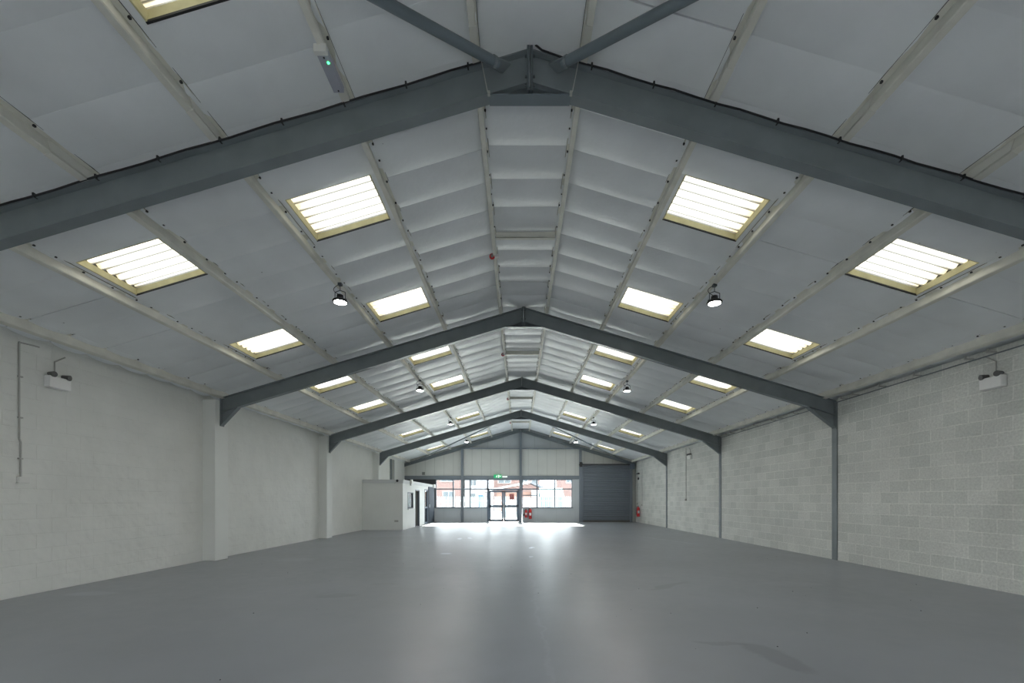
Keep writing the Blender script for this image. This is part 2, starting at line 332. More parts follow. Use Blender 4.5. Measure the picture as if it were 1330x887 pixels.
# ------------------------------------------------------------------ mesh helpers
class MB:
    def __init__(s): s.v = []; s.f = []
    def add(s, vs, fs):
        o = len(s.v); s.v += [tuple(v) for v in vs]; s.f += [tuple(i + o for i in f) for f in fs]; return s
    def box(s, x0, x1, y0, y1, z0, z1):
        if x0 > x1: x0, x1 = x1, x0
        if y0 > y1: y0, y1 = y1, y0
        if z0 > z1: z0, z1 = z1, z0
        return s.add([(x0,y0,z0),(x1,y0,z0),(x1,y1,z0),(x0,y1,z0),(x0,y0,z1),(x1,y0,z1),(x1,y1,z1),(x0,y1,z1)],
              [(0,3,2,1),(4,5,6,7),(0,1,5,4),(1,2,6,5),(2,3,7,6),(3,0,4,7)])
    def polyy(s, pts, y0, y1):          # polygon in XZ extruded along Y
        n = len(pts)
        return s.add([(p[0], y0, p[1]) for p in pts] + [(p[0], y1, p[1]) for p in pts],
              [tuple(range(n)), tuple(range(2*n-1, n-1, -1))] + [(i, i+n, (i+1) % n + n, (i+1) % n) for i in range(n)])
    def polyx(s, pts, x0, x1):          # polygon in YZ extruded along X
        n = len(pts)
        return s.add([(x0, p[0], p[1]) for p in pts] + [(x1, p[0], p[1]) for p in pts],
              [tuple(range(n)), tuple(range(2*n-1, n-1, -1))] + [(i, i+n, (i+1) % n + n, (i+1) % n) for i in range(n)])
    def tube(s, a, b, r, n=12, r2=None, cap=True):
        a = Vector(a); b = Vector(b); d = (b - a).normalized(); r2 = r if r2 is None else r2
        u = d.orthogonal().normalized(); w_ = d.cross(u)
        vs = []
        for (p, rr) in ((a, r), (b, r2)):
            for i in range(n):
                t = 2*PI*i/n; vs.append(p + (u*math.cos(t) + w_*math.sin(t))*rr)
        fs = [(i, (i+1) % n, (i+1) % n + n, i+n) for i in range(n)]
        if cap: fs += [tuple(range(n-1, -1, -1)), tuple(range(n, 2*n))]
        return s.add(vs, fs)
    def path(s, pts, r, n=8):
        for a, b in zip(pts[:-1], pts[1:]): s.tube(a, b, r, n)
        return s
    def lathe(s, prof, c, n=20, axis='z'):
        vs = []; 
        for (rr, h) in prof:
            for i in range(n):
                t = 2*PI*i/n
                p = (rr*math.cos(t), rr*math.sin(t), h)
                if axis == 'y': p = (p[0], h, p[1])
                if axis == 'x': p = (h, p[0], p[1])
                vs.append((c[0]+p[0], c[1]+p[1], c[2]+p[2]))
        fs = []
        for j in range(len(prof)-1):
            for i in range(n):
                fs.append((j*n+i, j*n+(i+1) % n, (j+1)*n+(i+1) % n, (j+1)*n+i))
        fs += [tuple(range(n-1, -1, -1)), tuple(range((len(prof)-1)*n, len(prof)*n))]
        return s.add(vs, fs)
    def mesh(s, name, m, smooth=False, off=(0,0,0)):
        me = bpy.data.meshes.new(name)
        me.from_pydata([(v[0]-off[0], v[1]-off[1], v[2]-off[2]) for v in s.v], [], s.f)
        bm = bmesh.new(); bm.from_mesh(me); bmesh.ops.recalc_face_normals(bm, faces=bm.faces); bm.to_mesh(me); bm.free()
        me.materials.append(m)
        if smooth:
            for p in me.polygons: p.use_smooth = True
            try: me.set_sharp_from_angle(angle=R(40))
            except Exception: pass
        return me
    def build(s, name, m, parent=None, smooth=False, bevel=0, origin=None):
        off = Vector((0, 0, 0))
        if parent is not None:
            p = parent
            while p: off += p.location; p = p.parent
        if origin is not None: off = Vector(origin)
        o = bpy.data.objects.new(name, s.mesh(name, m, smooth, off)); COL.objects.link(o)
        if parent is not None: o.parent = parent
        elif origin is not None: o.location = origin
        if bevel:
            md = o.modifiers.new('edge', 'BEVEL'); md.width = bevel; md.segments = 2; md.limit_method = 'ANGLE'
        return o

def thing(name, label, cat, loc, group=None):
    o = bpy.data.objects.new(name, None); COL.objects.link(o); o.location = loc
    o['label'] = label; o['category'] = cat
    if group: o['group'] = group
    return o
def tag(o, label, cat, group=None):
    o['label'] = label; o['category'] = cat
    if group: o['group'] = group
    return o
def struct(o, label=None):
    o['kind'] = 'structure'
    if label: o['label'] = label
    return o
def copy_tree(o, parent=None):
    c = o.copy(); COL.objects.link(c); c.parent = parent
    for ch in list(o.children): copy_tree(ch, c)
    return c

# ------------------------------------------------------------------ floor and walls
struct(MB().box(XL-.5, XR+.5, BY-.2, GY+.12, -.15, 0).build('floor', FLOOR), 'smooth grey painted concrete floor of the empty warehouse')
struct(MB().box(XL-.2, XL, BY, GY+.1, 0, 3.93).build('wall_left', PLASTER), 'uneven white painted left wall behind the pilasters')
mb = MB()
edges = [BY] + [y for f in FY[1:] for y in (f-.085, f+.085)] + [GY+.1]
for a, b in zip(edges[0::2], edges[1::2]): mb.box(XR, XR+.2, a, b, 0, 3.80)
mb.box(XR+.22, XR+.3, BY, GY+.1, 0, 3.95)
struct(mb.build('wall_right', BLOCK), 'white painted blockwork wall along the right side')
mb = MB(); DW = 2.1; DH = 1.25      # rear wall behind the camera; its low door opening is added to admit daylight
mb.polyy([(XL-.2, DH), (XR+.2, DH), (XR+.2, ztop(XR)+.1), (RX, ZR+.15), (XL-.2, ztop(XL)+.1)], BY-.15, BY)
mb.box(XL-.2, -DW, BY-.15, BY, 0, DH).box(DW, XR+.2, BY-.15, BY, 0, DH)
struct(mb.build('wall_rear', PLASTER))

# far gable wall: cladding above, dado below, openings left for the windows and doors
ZS, ZH, ZT = .906, 2.71, 2.10
g = MB()
def gpoly(x0, x1, zb, cut=None):
    xs = [x0] + ([RX] if x0 < RX < x1 else []) + [x1]
    g.polyy([(x0, zb), (x1, zb)] + [(x, ztop(x) + .26) for x in reversed(xs)], GY, GY+.08)
gpoly(XL-.2, -3.61, 2.95); gpoly(3.90, XR+.3, 3.72)
g.box(7.06, XR+.2, GY, GY+.08, 0, 3.72); g.box(3.84, 7.3, GY+.06, GY+.08, 3.3, 3.74)
struct(g.build('wall_far', CLAD), 'beige grey panelled far gable wall')
g = MB(); g.box(-3.61, 3.90, GY, GY+.08, 2.95, 4.69)
struct(g.build('wall_far_middle', CLAD))
g = MB(); xs = [-3.61, 3.90]
g.polyy([(-3.61, 4.69), (3.90, 4.69), (3.90, ztop(3.9)+.26), (RX, ZR+.26), (-3.61, ztop(-3.61)+.26)], GY, GY+.08)
struct(g.build('wall_far_top', CLADT))
g = MB(); g.box(XL, -1.99, GY, GY+.1, 0, ZS); g.box(.20, 3.86, GY, GY+.1, 0, ZS); g.box(3.42, 3.86, GY, GY+.1, ZS, 2.90)
struct(g.build('wall_far_base', DADO), 'pale grey panels below the far windows')
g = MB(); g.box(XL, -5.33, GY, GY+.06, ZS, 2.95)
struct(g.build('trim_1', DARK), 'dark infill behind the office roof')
g = MB(); g.box(XL, 3.86, GY-.05, GY+.1, 2.72, 2.95)
struct(g.build('trim_2', GSTEEL), 'grey head beam above the far windows')
g = MB(); g.box(-5.36, -2.03, GY-.06, GY+.05, ZS-.03, ZS+.02); g.box(.2, 3.46, GY-.06, GY+.05, ZS-.03, ZS+.02)
struct(g.build('trim_3', FRAMEG), 'grey sills under the far windows')

def window(name, x0, x1, mull, extra, label):
    root = MB().box(x0, x1, GY+.02, GY+.07, ZS, ZS+.05).box(x0, x1, GY+.02, GY+.07, ZH-.04, ZH+.02).box(x0, x0+.045, GY+.02, GY+.07, ZS, ZH).box(x1-.045, x1, GY+.02, GY+.07, ZS, ZH).build(name, FRAMEG)
    struct(root, label)
    b = MB()
    for x in mull: b.box(x-.04, x+.04, GY+.015, GY+.075, ZS, ZH)
    b.build('mullion', FRAMEG, root)
    b = MB().box(x0, x1, GY+.02, GY+.07, ZT-.035, ZT+.035)
    for (a, c, z) in extra: b.box(a, c, GY+.02, GY+.07, z-.03, z+.03)
    b.build('transom', FRAMEG, root)
    MB().box(x0+.02, x1-.02, GY+.04, GY+.048, ZS+.02, ZH-.02).build('glass', GLASS, root)
    return root
window('window_1', -5.33, -1.99, [-4.21, -3.12], [], 'long grey framed window left of the glazed doors')
window('window_2', .20, 3.42, [1.16, 2.29], [(.2, 1.16, 1.70)], 'long grey framed window right of the glazed doors')
root = MB().box(-1.99, .20, GY+.02, GY+.07, 2.07, 2.13).box(-1.99, .20, GY+.02, GY+.07, ZH-.04, ZH+.02).box(-1.99, -1.945, GY+.02, GY+.07, 2.07, ZH).box(.155, .2, GY+.02, GY+.07, 2.07, ZH).build('window_3', FRAMEG)
struct(root, 'single pane fanlight above the glazed doors')
MB().box(-1.96, .17, GY+.04, GY+.048, 2.1, ZH-.02).build('glass', GLASS, root)

# glazed double door
d = MB().box(-2.03, -1.92, GY-.05, GY+.08, 0, 2.11).box(-.03, .08, GY-.05, GY+.08, 0, 2.11).box(-2.03, .08, GY-.05, GY+.08, 2.02, 2.11).build('door_1', DARKG)
struct(d, 'grey framed double glazed entrance doors in the far wall')
def leaf(x0, x1, hx):
    b = MB(); y0, y1 = GY-.01, GY+.05
    b.box(x0, x0+.115, y0, y1, .02, 2.0); b.box(x1-.115, x1, y0, y1, .02, 2.0)
    b.box(x0, x1, y0, y1, .02, .17); b.box(x0, x1, y0, y1, 1.89, 2.0); b.box(x0, x1, y0, y1, .93, 1.08)
    lf = b.build('door_leaf', DARKG, d)
    MB().box(x0+.08, x1-.08, GY+.015, GY+.023, .15, 1.92).build('pane', GLASS, lf)
    MB().tube((hx, GY-.06, .90), (hx, GY-.06, 1.12), .012).tube((hx, GY-.06, .92), (hx, GY-.01, .92), .01).tube((hx, GY-.06, 1.10), (hx, GY-.01, 1.10), .01).build('handle', CHROME, lf)
leaf(-1.92, -.98, -1.02); leaf(-.97, -.03, -.93)
b = MB().box(-.60, -.32, GY+.001, GY+.012, 1.44, 1.80)
o = b.build('door_notice', REDD)
tag(o, 'dark red square notice on the right leaf of the glazed doors', 'sign')
b = MB()
for i, (wd) in enumerate((.20, .16, .20, .12)): b.box(-.46-wd/2, -.46+wd/2, GY-.002, GY+.001, 1.72-i*.075, 1.745-i*.075)
b.build('lettering', mat('faded_pink_print', (.6, .35, .33), .6), o)

# roller shutter
rs = MB().box(3.86, 4.07, GY-.28, GY+.05, 0, 3.78).box(7.05, 7.20, GY-.28, GY+.05, 0, 3.66).build('door_2', SHUT)
struct(rs, 'slate grey roller shutter filling the right end of the far wall')
b = MB(); z = .06; pts = []
n = 30; ph = (3.60-.10)/n
pts = [(GY-.14, .10)]
for i in range(n):
    z0 = .10+i*ph
    pts += [(GY-.165, z0+ph*.15), (GY-.175, z0+ph*.5), (GY-.165, z0+ph*.85), (GY-.14, z0+ph)]
back = [(GY-.10, 3.60), (GY-.10, .10)]
b.polyx(pts + back, 4.05, 7.07)
b.build('slat_curtain', SHUT, rs)
b = MB()
for z in (.42, 1.25): b.box(4.07, 7.05, GY-.19, GY-.14, z, z+.02)
b.build('slat_seam', mat('pale_slat_edge', (.30, .34, .39), .4), rs)
MB().box(4.07, 7.05, GY-.20, GY-.08, 0.0, .11).build('bottom_rail', mat('brown_grey_bottom_rail', (.12, .115, .11), .5), rs)
MB().box(3.84, 7.28, GY-.36, GY+.0, 3.61, 3.69).build('header', DARK, rs)
MB().box(7.02, 7.32, GY-.40, GY-.02, 3.36, 3.68).build('motor_box', DARKG, rs)
MB().box(3.84, 4.0, GY-.38, GY-.28, 3.50, 3.80).build('end_plate', BLACK, rs)

# ------------------------------------------------------------------ ceiling lining
def board(mb, x0, x1, y0, y1, sag, side, gap=(0, 0)):
    """one lining board between offsets x0..x1 from the ridge; its belly sags between the joints"""
    NX, NY = 4, 8
    y0 += gap[0]; y1 -= gap[1]
    vs = []; 
    tilt = random.uniform(-.003, .003)
    for i in range(NX+1):
        u = i/NX; dx = x0+(x1-x0)*u
        for j in range(NY+1):
            t = j/NY
            s = math.sin(PI*t)**.75
            zz = ZR+LIN-K*abs(dx) - sag*s*(.3+.7*math.sin(PI*u)) + tilt*(t-.5)*2
            if side == 0: zz = ZR+LIN-K*.51+.03 - sag*s
            vs.append((RX+dx*(side if side else 1), y0+(y1-y0)*t, zz))
    fs = []
    for i in range(NX):
        for j in range(NY):
            a = i*(NY+1)+j; fs.append((a, a+1, a+NY+2, a+NY+1))
    m = len(vs)
    per = [i*(NY+1) for i in range(NX+1)] + [NX*(NY+1)+j for j in range(1, NY+1)] + [i*(NY+1)+NY for i in range(NX-1, -1, -1)] + [j for j in range(NY-1, 0, -1)]
    vs += [(vs[p][0], vs[p][1], vs[p][2]+.03) for p in per]
    for q in range(len(per)):
        q2 = (q+1) % len(per); fs.append((per[q], per[q2], m+q2, m+q))
    mb.add(vs, fs)
HOLES = [(1.07, 1.97), (4.02, 4.92)]
HX = {1: (1.98, 3.05), 3: (4.64, 5.68)}
bays = [(a, b) for a, b in zip(FY, FY[1:]+[GY])]
def has_hole(bi, side, lane):
    if bi == 0:
        if lane == 1 and side < 0: return [(4.10, 5.0)]
        return []
    return HOLES
mbL = MB(); mbR = MB(); mbC = MB(); deck = MB()
LX = [0.51, 1.81, 3.12, 4.43, 5.74, 7.02, 7.60]
for bi, (ya, yb) in enumerate(bays):
    sag0 = .024 if bi == 0 else (.054 if bi == 1 else .044)
    for j in range(10):
        board(mbC, -.51, .51, ya+.6*j, ya+.6*(j+1), sag0*.8, 0, (.004 if j == 5 else 0, 0))
    for side in (-1, 1):
        mb = mbL if side < 0 else mbR
        for lane in range(6):
            x0, x1 = LX[lane], LX[lane+1]
            hs = has_hole(bi, side, lane) if lane in HX else []
            segs = []
            cur = 0.0
            for (h0, h1) in hs + [(6.0, 6.0)]:
                nseg = max(1, round((h0-cur)/.6))
                for q in range(nseg): segs.append((cur+(h0-cur)*q/nseg, cur+(h0-cur)*(q+1)/nseg))
                cur = h1
            for (s0, s1) in segs:
                gp = random.random()
                ga = .016 if gp < .18 and bi < 3 else 0
                sg = sag0*random.uniform(.75, 1.2)*(.75 if (side > 0 and lane >= 2) else 1)
                board(mb, x0, x1, ya+s0, ya+s1, sg, side, (ga, 0))
            for (h0, h1) in hs:
                a, c = HX[lane]
                board(mb, x0, a, ya+h0, ya+h1, .002, side)
                board(mb, c, x1, ya+h0, ya+h1, .002, side)
            # the roof sheeting over this lane, open over the rooflights
            def dslab(xa, xb, y0, y1):
                z0 = ZR+LIN+.135-K*xa; z1 = ZR+LIN+.135-K*xb
                deck.polyy([(RX+side*xa, z0), (RX+side*xb, z1), (RX+side*xb, z1+.02), (RX+side*xa, z0+.02)], y0, y1)
            xi = x0 if lane else 0.0
            cur = 0.0
            for (h0, h1) in hs + [(6.0, 6.0)]:
                dslab(xi, x1, ya+cur, ya+h0-(.02 if h0 < 6 else 0))
                if h0 < 6:
                    a, c = HX[lane]
                    dslab(xi, a-.03, ya+h0-.02, ya+h1+.03); dslab(c+.03, x1, ya+h0-.02, ya+h1+.03)
                cur = h1+.03
struct(mbL.build('ceiling', LINING, smooth=True), 'sagging white lining boards on the left roof slope')
struct(mbR.build('ceiling_right', LINING, smooth=True), 'sagging white lining boards on the right roof slope')
struct(mbC.build('ceiling_ridge', LINING, smooth=True), 'flat strip of lining boards along the ridge')
struct(deck.build('roof', DECK))

# ------------------------------------------------------------------ rooflights
ORD = ['nearest', 'second', 'third', 'fourth', 'fifth', 'sixth', 'seventh', 'eighth']
def make_rooflight(side, lane):
    a, c = HX[lane]; L = .90
    root = bpy.data.objects.new('rooflight', None); COL.objects.link(root)
    def zz(x, dz=0): return -K*(x-a)+dz
    # upstand lining of the shaft, thin boards on all four sides
    b = MB()
    def side_board(pts, y0, y1): b.polyy([(side*(p[0]-a), p[1]) for p in pts], y0, y1)
    h = .098
    side_board([(a, zz(a, .0)), (c, zz(c, .0)), (c, zz(c, h)), (a, zz(a, h))], .002, .014)
    side_board([(a, zz(a, .010)), (c, zz(c, .010)), (c, zz(c, h)), (a, zz(a, h))], L-.016, L-.002)
    side_board([(a+.002, zz(a, -.003)), (a+.014, zz(a+.014, -.003)), (a+.014, zz(a, h)), (a+.002, zz(a, h))], .0, L)
    side_board([(c-.014, zz(c-.014, -.003)), (c-.002, zz(c-.002, -.003)), (c-.002, zz(c, .088)), (c-.014, zz(c, .088))], .0, L)
    b.build('upstand', UPST, root)
    b = MB(); side_board([(a, zz(a, -.006)), (c, zz(c, -.006)), (c, zz(c, .011)), (a, zz(a, .011))], L-.020, L-.001); b.build('gap_shade_strip', BLACK, root)  # black strip stands in for the shaded gap at the far reveal
    b = MB(); vs = []; NY = 84; y0, y1 = -.10, L+.12
    for i, dx in enumerate((a-.06, c+.07)):
        for j in range(NY+1):
            y = y0+(y1-y0)*j/NY
            vs.append((side*(dx-a), y, zz(dx, .128+.024*math.cos(2*PI*y/.146))))
    m = len(vs)
    vs += [(v[0], v[1], v[2]+.003) for v in vs]
    fs = []
    for j in range(NY):
        fs.append((j, j+1, j+NY+2, j+NY+1)); 
    b.add(vs[:m], fs)
    sh = b.build('corrugated_sheet', SHEET, root, smooth=True)
    return root
protos = {}
for bi in range(5):
    ya = bays[bi][0]
    for side in (-1, 1):
        for lane in (1, 3):
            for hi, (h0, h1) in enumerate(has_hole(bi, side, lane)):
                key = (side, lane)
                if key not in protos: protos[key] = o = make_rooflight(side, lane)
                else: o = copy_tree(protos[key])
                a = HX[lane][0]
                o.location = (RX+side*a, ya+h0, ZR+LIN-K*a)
                sidn = 'left' if side < 0 else 'right'
                row = 'upper' if lane == 1 else 'lower'
                if bi == 0: lab = 'glowing corrugated rooflight cut off by the top left edge of the picture'
                else:
                    k = (bi-1)*2+hi
                    lab = 'glowing corrugated rooflight, %s from the camera in the %s row of the %s slope' % (ORD[k], row, sidn)
                o['label'] = lab; o['category'] = 'rooflight'; o['group'] = 'corrugated rooflights in the roof slopes'

# ------------------------------------------------------------------ portal frames
BAYN = ['between the camera and the nearest frame', 'between the first and second frames', 'between the second and third frames',
        'between the third and fourth frames', 'between the fourth frame and the far wall']
FW = .0625
def ribeam(b, xa, xb, top, depth, y, part):
    """sloping I-section as flanges + web; xa nearest the ridge"""
    za, zb = top(xa), top(xb)
    t = .016
    if part == 'all' or part == 'flange':
        b.polyy([(xa, za), (xb, zb), (xb, zb-t), (xa, za-t)], y-FW, y+FW)
        b.polyy([(xa, za-depth+t), (xb, zb-depth+t), (xb, zb-depth), (xa, za-depth)], y-FW, y+FW)
    b.polyy([(xa, za-t), (xb, zb-t), (xb, zb-depth+t), (xa, za-depth+t)], y-.005, y+.005)
def hexbolt(b, x, y, z, r=.014):
    b.tube((x, y, z), (x, y-.014, z), r, 6)
def make_frame(y, fi, gable=False):
    nm = ['', 'nearest to the camera', 'second from the camera', 'third from the camera', 'fourth from the camera', 'standing against the far gable wall', 'behind the camera'][fi]
    f = thing('portal_frame', 'grey steel portal frame spanning the roof, %s' % nm, 'steel frame', (RX, y, 0), 'grey steel portal frames')
    xl = PX if not gable else XL; xr = XR-.02
    rd = .20 if gable else RD
    for (xa, xb) in ((RX-.012, xl), (RX+.012, xr)):
        b = MB(); ribeam(b, xa, xb, ztop, rd, y, 'all'); b.build('rafter', STEEL, f)
    if gable: return f
    # apex plates, stiffened with bolts
    b = MB(); b.box(RX-.03, RX-.004, y-.075, y+.075, ZR-RD-.10, ZR+.03); b.box(RX+.004, RX+.03, y-.075, y+.075, ZR-RD-.10, ZR+.03)
    b.build('apex_plate', STEELD, f)
    if fi <= 2:
        for zz in (.07, RD-.06, RD+.03):
            for sx in (-1, 1):
                MB().tube((RX+sx*.03, y-.05, ZR-zz), (RX+sx*.05, y-.05, ZR-zz), .014, 6).build('bolt', STEELD, f)
    # flat bottom haunch at the ridge
    hx = .41; zb = ZR-K*hx-RD
    b = MB(); b.box(RX-hx, RX+hx, y-FW, y+FW, zb-.014, zb)
    b.build('apex_tie', TUBEG, f)
    b = MB(); b.polyy([(RX-hx, zb), (RX+hx, zb), (RX, ZR-RD)], y-.005, y+.005); b.build('apex_gusset', STEELD, f)
    if gable: return f
    # eaves haunches
    for (xe, s, wd, dp) in ((PX, 1, .40, .30), (XR-.02, -1, .62, .29)):
        zt = ztop(xe)-RD; xi = xe+s*wd; zi = ztop(xi)-RD
        b = MB(); b.polyy([(xe, zt), (xi, zi), (xe, zt-dp)], y-.005, y+.005)
        fl = Vector((xi-xe, 0, zi-(zt-dp))).normalized(); nn = Vector((fl.z, 0, -fl.x))*s*.016
        b.polyy([(xe, zt-dp), (xi, zi), (xi+nn.x, zi+nn.z), (xe+nn.x, zt-dp+nn.z)], y-FW, y+FW)
        b.box(xe, xe+s*.014, y-.07, y+.07, zt-dp-.03, ztop(xe)-.01)
        b.build('haunch', STEEL, f)
    # right hand stanchion let into the blockwork
    b = MB(); b.box(XR-.02, XR-.004, y-.083, y+.083, 0, ztop(XR)-.02); b.box(XR-.004, XR+.19, y-.005, y+.005, 0, ztop(XR)-.02); b.box(XR+.19, XR+.205, y-.083, y+.083, 0, ztop(XR)-.02)
    b.build('column', STEEL, f)
    return f
frames = {}
for fi, y in enumerate(FY[1:], 1): frames[fi] = make_frame(y, fi)
frames[5] = make_frame(GY-.08, 5, True)

# purlin edge clips on the nearest frame: cable clips and lifting rods seen at the ridge
b = MB()
pts = [Vector((RX+.05, 4.462, ZR+.03))]
x = RX+.12
while x < 7.0:
    pts.append(Vector((x, 4.458, ztop(x)-.002+.007*math.sin(x*9)))); x += .22
b.path(pts, .010, 6)
for i in range(1, 11):
    x = RX+.62*i
    b.box(x-.008, x+.008, 4.445, 4.49, ztop(x)-.018, ztop(x)+.022)
tag(b.build('cable', BLACK, origin=(RX, 4.43, ZR)), 'black cable clipped along the right rafter of the nearest frame', 'cable')
b = MB(); pts = []
x = RX-.35
while x > -6.9:
    pts.append(Vector((x, 4.458, ztop(x)-.002+.006*math.sin(x*7)))); x -= .22
b.path(pts, .010, 6)
for i in range(1, 11):
    x = RX-.62*i
    b.box(x-.008, x+.008, 4.445, 4.49, ztop(x)-.018, ztop(x)+.022)
tag(b.build('cable', BLACK, origin=(RX, 4.43, ZR)), 'black cable clipped along the left rafter of the nearest frame', 'cable')
for s, nm in ((-1, 'left'), (1, 'right')):
    b = MB(); x0, x1 = RX+s*.49, RX+s*.41
    b.path([(x0, 4.44, ztop(x0)+.02), (x1+s*.015, 4.455, ZR-RD-.11), (x1, 4.45, ZR-RD-.15)], .005, 6)
    b.box(x1-.012, x1+.012, 4.44, 4.47, ZR-RD-.15, ZR-RD-.115)
    tag(b.build('tie_wire', CONDUIT, origin=(x1, 4.45, ZR-RD)), 'thin wire hanging down the %s side of the nearest ridge joint' % nm, 'wire')

# ------------------------------------------------------------------ purlins
def make_purlin(side, kind):
    root = bpy.data.objects.new('purlin', None); COL.objects.link(root)
    th = .006; H, B = (.145, .062) if kind == 0 else (.165, .075)
    c, s_ = 1/math.hypot(1, K), K/math.hypot(1, K)
    def P(u, v):  # u down the slope, v up from the rafter
        return (side*(u*c + v*s_), v*c - u*s_)
    def strip(b, pr, y0, y1):
        b.polyy([P(*p) for p in pr], y0, y1)
    def sec(H, B, th, e=0):
        # slightly rounded Z outline: lip, bottom flange, bent web, top flange
        out = [(B, .018), (B, 0), (B*.55, -e), (.008, -e*.6), (-.002, .010), (-.004-e, H*.45), (0, H-.006), (-.05, H-.002)]
        inn = [(-.05, H-.002-th), (-.002+th, H-.006-th), (-.004+th, H*.45), (.002+th, .010+th), (.012, th), (B-th, th), (B-th, .018)]
        return out, inn
    out, inn = sec(H, B, th)
    def run(b, H, B, y0, y1, g=0):
        o2, i2 = sec(H+g, B+g, th)
        pl = o2+i2
        # split as quads between outer and inner lines
        n = len(o2)
        ii = list(reversed(i2))
        # pad inner to the outer's length
        while len(ii) < n: ii.insert(1, ii[1])
        for k in range(n-1):
            q = [o2[k], o2[k+1], ii[k+1], ii[k]]
            if q[2] == q[3]: q = q[:3]
            strip(b, q, y0, y1)
    b = MB(); run(b, H, B, 0, 6.0); b.build('section', CREAM, root)
    for (y0, y1) in ((.0, .42), (5.58, 6.0)):
        b = MB(); strip(b, [(-.012, .012), (-.006, .012), (-.006, H-.02), (-.012, H-.02)], y0, y1)
        strip(b, [(-.006, -.006), (B+.004, -.006), (B+.004, -.0005), (-.006, -.0005)], y0, y1)
        b.build('splice_sleeve', SLEEVE, root)
    b = MB()
    rr = random.Random(side*7+kind)
    y = .35
    while y < 5.8:
        u, v = -.028-rr.uniform(0, .03), H-.014
        x, z = P(u, v); b.box(x-.009, x+.009, y, y+.02, z-.012, z+.006); y += rr.uniform(.22, .6)
    sb = MB(); strip(sb, [(-.0535, H-.010), (-.050, H-.010), (-.050, H+.006), (-.0535, H+.006)], .0, 6.0); sb.build('gap_shade_strip', BLACK, root)  # black strip in place of the shade between top flange and lining
    o = b.build('fixing_clips', BLACK, root); o['kind'] = 'stuff'
    return root
PORD = ['beside the ridge', 'second down from the ridge', 'third down from the ridge', 'fourth down from the ridge', 'fifth down from the ridge', 'lowest, along the wall top']
pp = {}
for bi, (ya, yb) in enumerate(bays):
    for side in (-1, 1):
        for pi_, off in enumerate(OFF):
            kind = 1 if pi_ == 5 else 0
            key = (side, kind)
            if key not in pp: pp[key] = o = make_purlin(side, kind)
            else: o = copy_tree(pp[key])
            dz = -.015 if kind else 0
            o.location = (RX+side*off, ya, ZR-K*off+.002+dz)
            o['label'] = 'cream steel purlin on the %s slope, %s, %s' % ('left' if side < 0 else 'right', PORD[pi_], BAYN[bi].replace('between', 'bay'))
            o['label'] = 'cream purlin of the %s slope %s, %s' % ('left' if side < 0 else 'right', PORD[pi_], BAYN[bi])
            if len(o['label'].split()) > 16:
                o['label'] = 'cream %s-slope purlin %s, %s' % ('left' if side < 0 else 'right', PORD[pi_].replace(' down from the ridge', ' from ridge').replace('beside the ridge', 'beside ridge').replace('lowest, along the wall top', 'at the eaves'), BAYN[bi].replace('the ', ''))
            o['category'] = 'purlin'; o['group'] = 'cream steel purlins running the length of the roof'
# ridge struts
for bi, (ya, yb) in enumerate(bays):
    if bi == 0: continue
    ym = ya+3.0; z0 = ZR-K*.51+.03
    b = MB(); b.box(RX-.50, RX+.50, ym-.035, ym-.029, z0, z0+.10); b.box(RX-.50, RX+.50, ym-.035, ym+.03, z0, z0+.006); b.box(RX-.50, RX+.50, ym-.035, ym+.03, z0+.094, z0+.10)
    tag(b.build('ridge_strut', CREAM, origin=(RX, ym, z0)), 'short cream strut across the ridge %s' % BAYN[bi], 'strut', 'short struts between the ridge purlins')

# roof bracing in the end bays
def brace(p0, p1, r, label):
    p0 = Vector(p0); p1 = Vector(p1); d = (p1-p0).normalized()
    t = thing('roof_brace', label, 'brace', p0, 'diagonal roof braces')
    MB().tube(p0+d*.10, p1-d*.1, r, 16).build('tube', TUBEG, t, smooth=True)
    n = Vector((0, 0, 1)).cross(d).normalized()
    for q, sg in ((p0, 1), (p1, -1)):
        b = MB(); a = q-d*sg*.02; e = q+d*sg*.16
        up = n*(r*1.25)
        vs = []
        for s in (-.006, .006):
            o = d.cross(n)*s
            vs += [a-up*1.3+o, e-up+o, e+up+o, a+up*1.3+o]
        b.add(vs, [(0,1,2,3), (7,6,5,4), (0,4,5,1), (1,5,6,2), (2,6,7,3), (3,7,4,0)])
        b.tube(e+d*sg*-.03, e+d*sg*.0, r*1.15, 12)
        b.build('end_plate', STEEL, t)
BR = .12
brace((RX-.25, 4.47, ztop(RX-.25)-BR), (-6.7, -1.35, ztop(-6.7)-BR), .045, 'grey tube brace running up to the top left from the nearest ridge joint')
brace((RX+.25, 4.47, ztop(RX+.25)-BR), (6.92, -1.35, ztop(6.92)-BR), .045, 'grey tube brace running up to the top right from the nearest ridge joint')
brace((-.3, 22.62, ztop(-.3)-BR), (-6.95, 28.40, ztop(-6.95)-BR), .032, 'thin grey diagonal brace under the left roof slope before the far wall')
brace((.52, 22.62, ztop(.52)-BR), (7.1, 28.40, ztop(7.1)-BR), .032, 'thin grey diagonal brace under the right roof slope before the far wall')

# ------------------------------------------------------------------ pilasters on the left
for i, y in enumerate(FY[1:]):
    b = MB().box(XL-.05, PX, y-.23, y+.23, 0, 3.74)
    o = b.build('pilaster', PLASTER, origin=(XL, y, 0), bevel=.012)
    o.data.materials.clear(); o.data.materials.append(OFFICE)
    tag(o, 'white square pilaster on the left wall under the %s steel frame' % ['nearest', 'second', 'third', 'fourth'][i], 'pilaster', 'pilasters along the left wall')

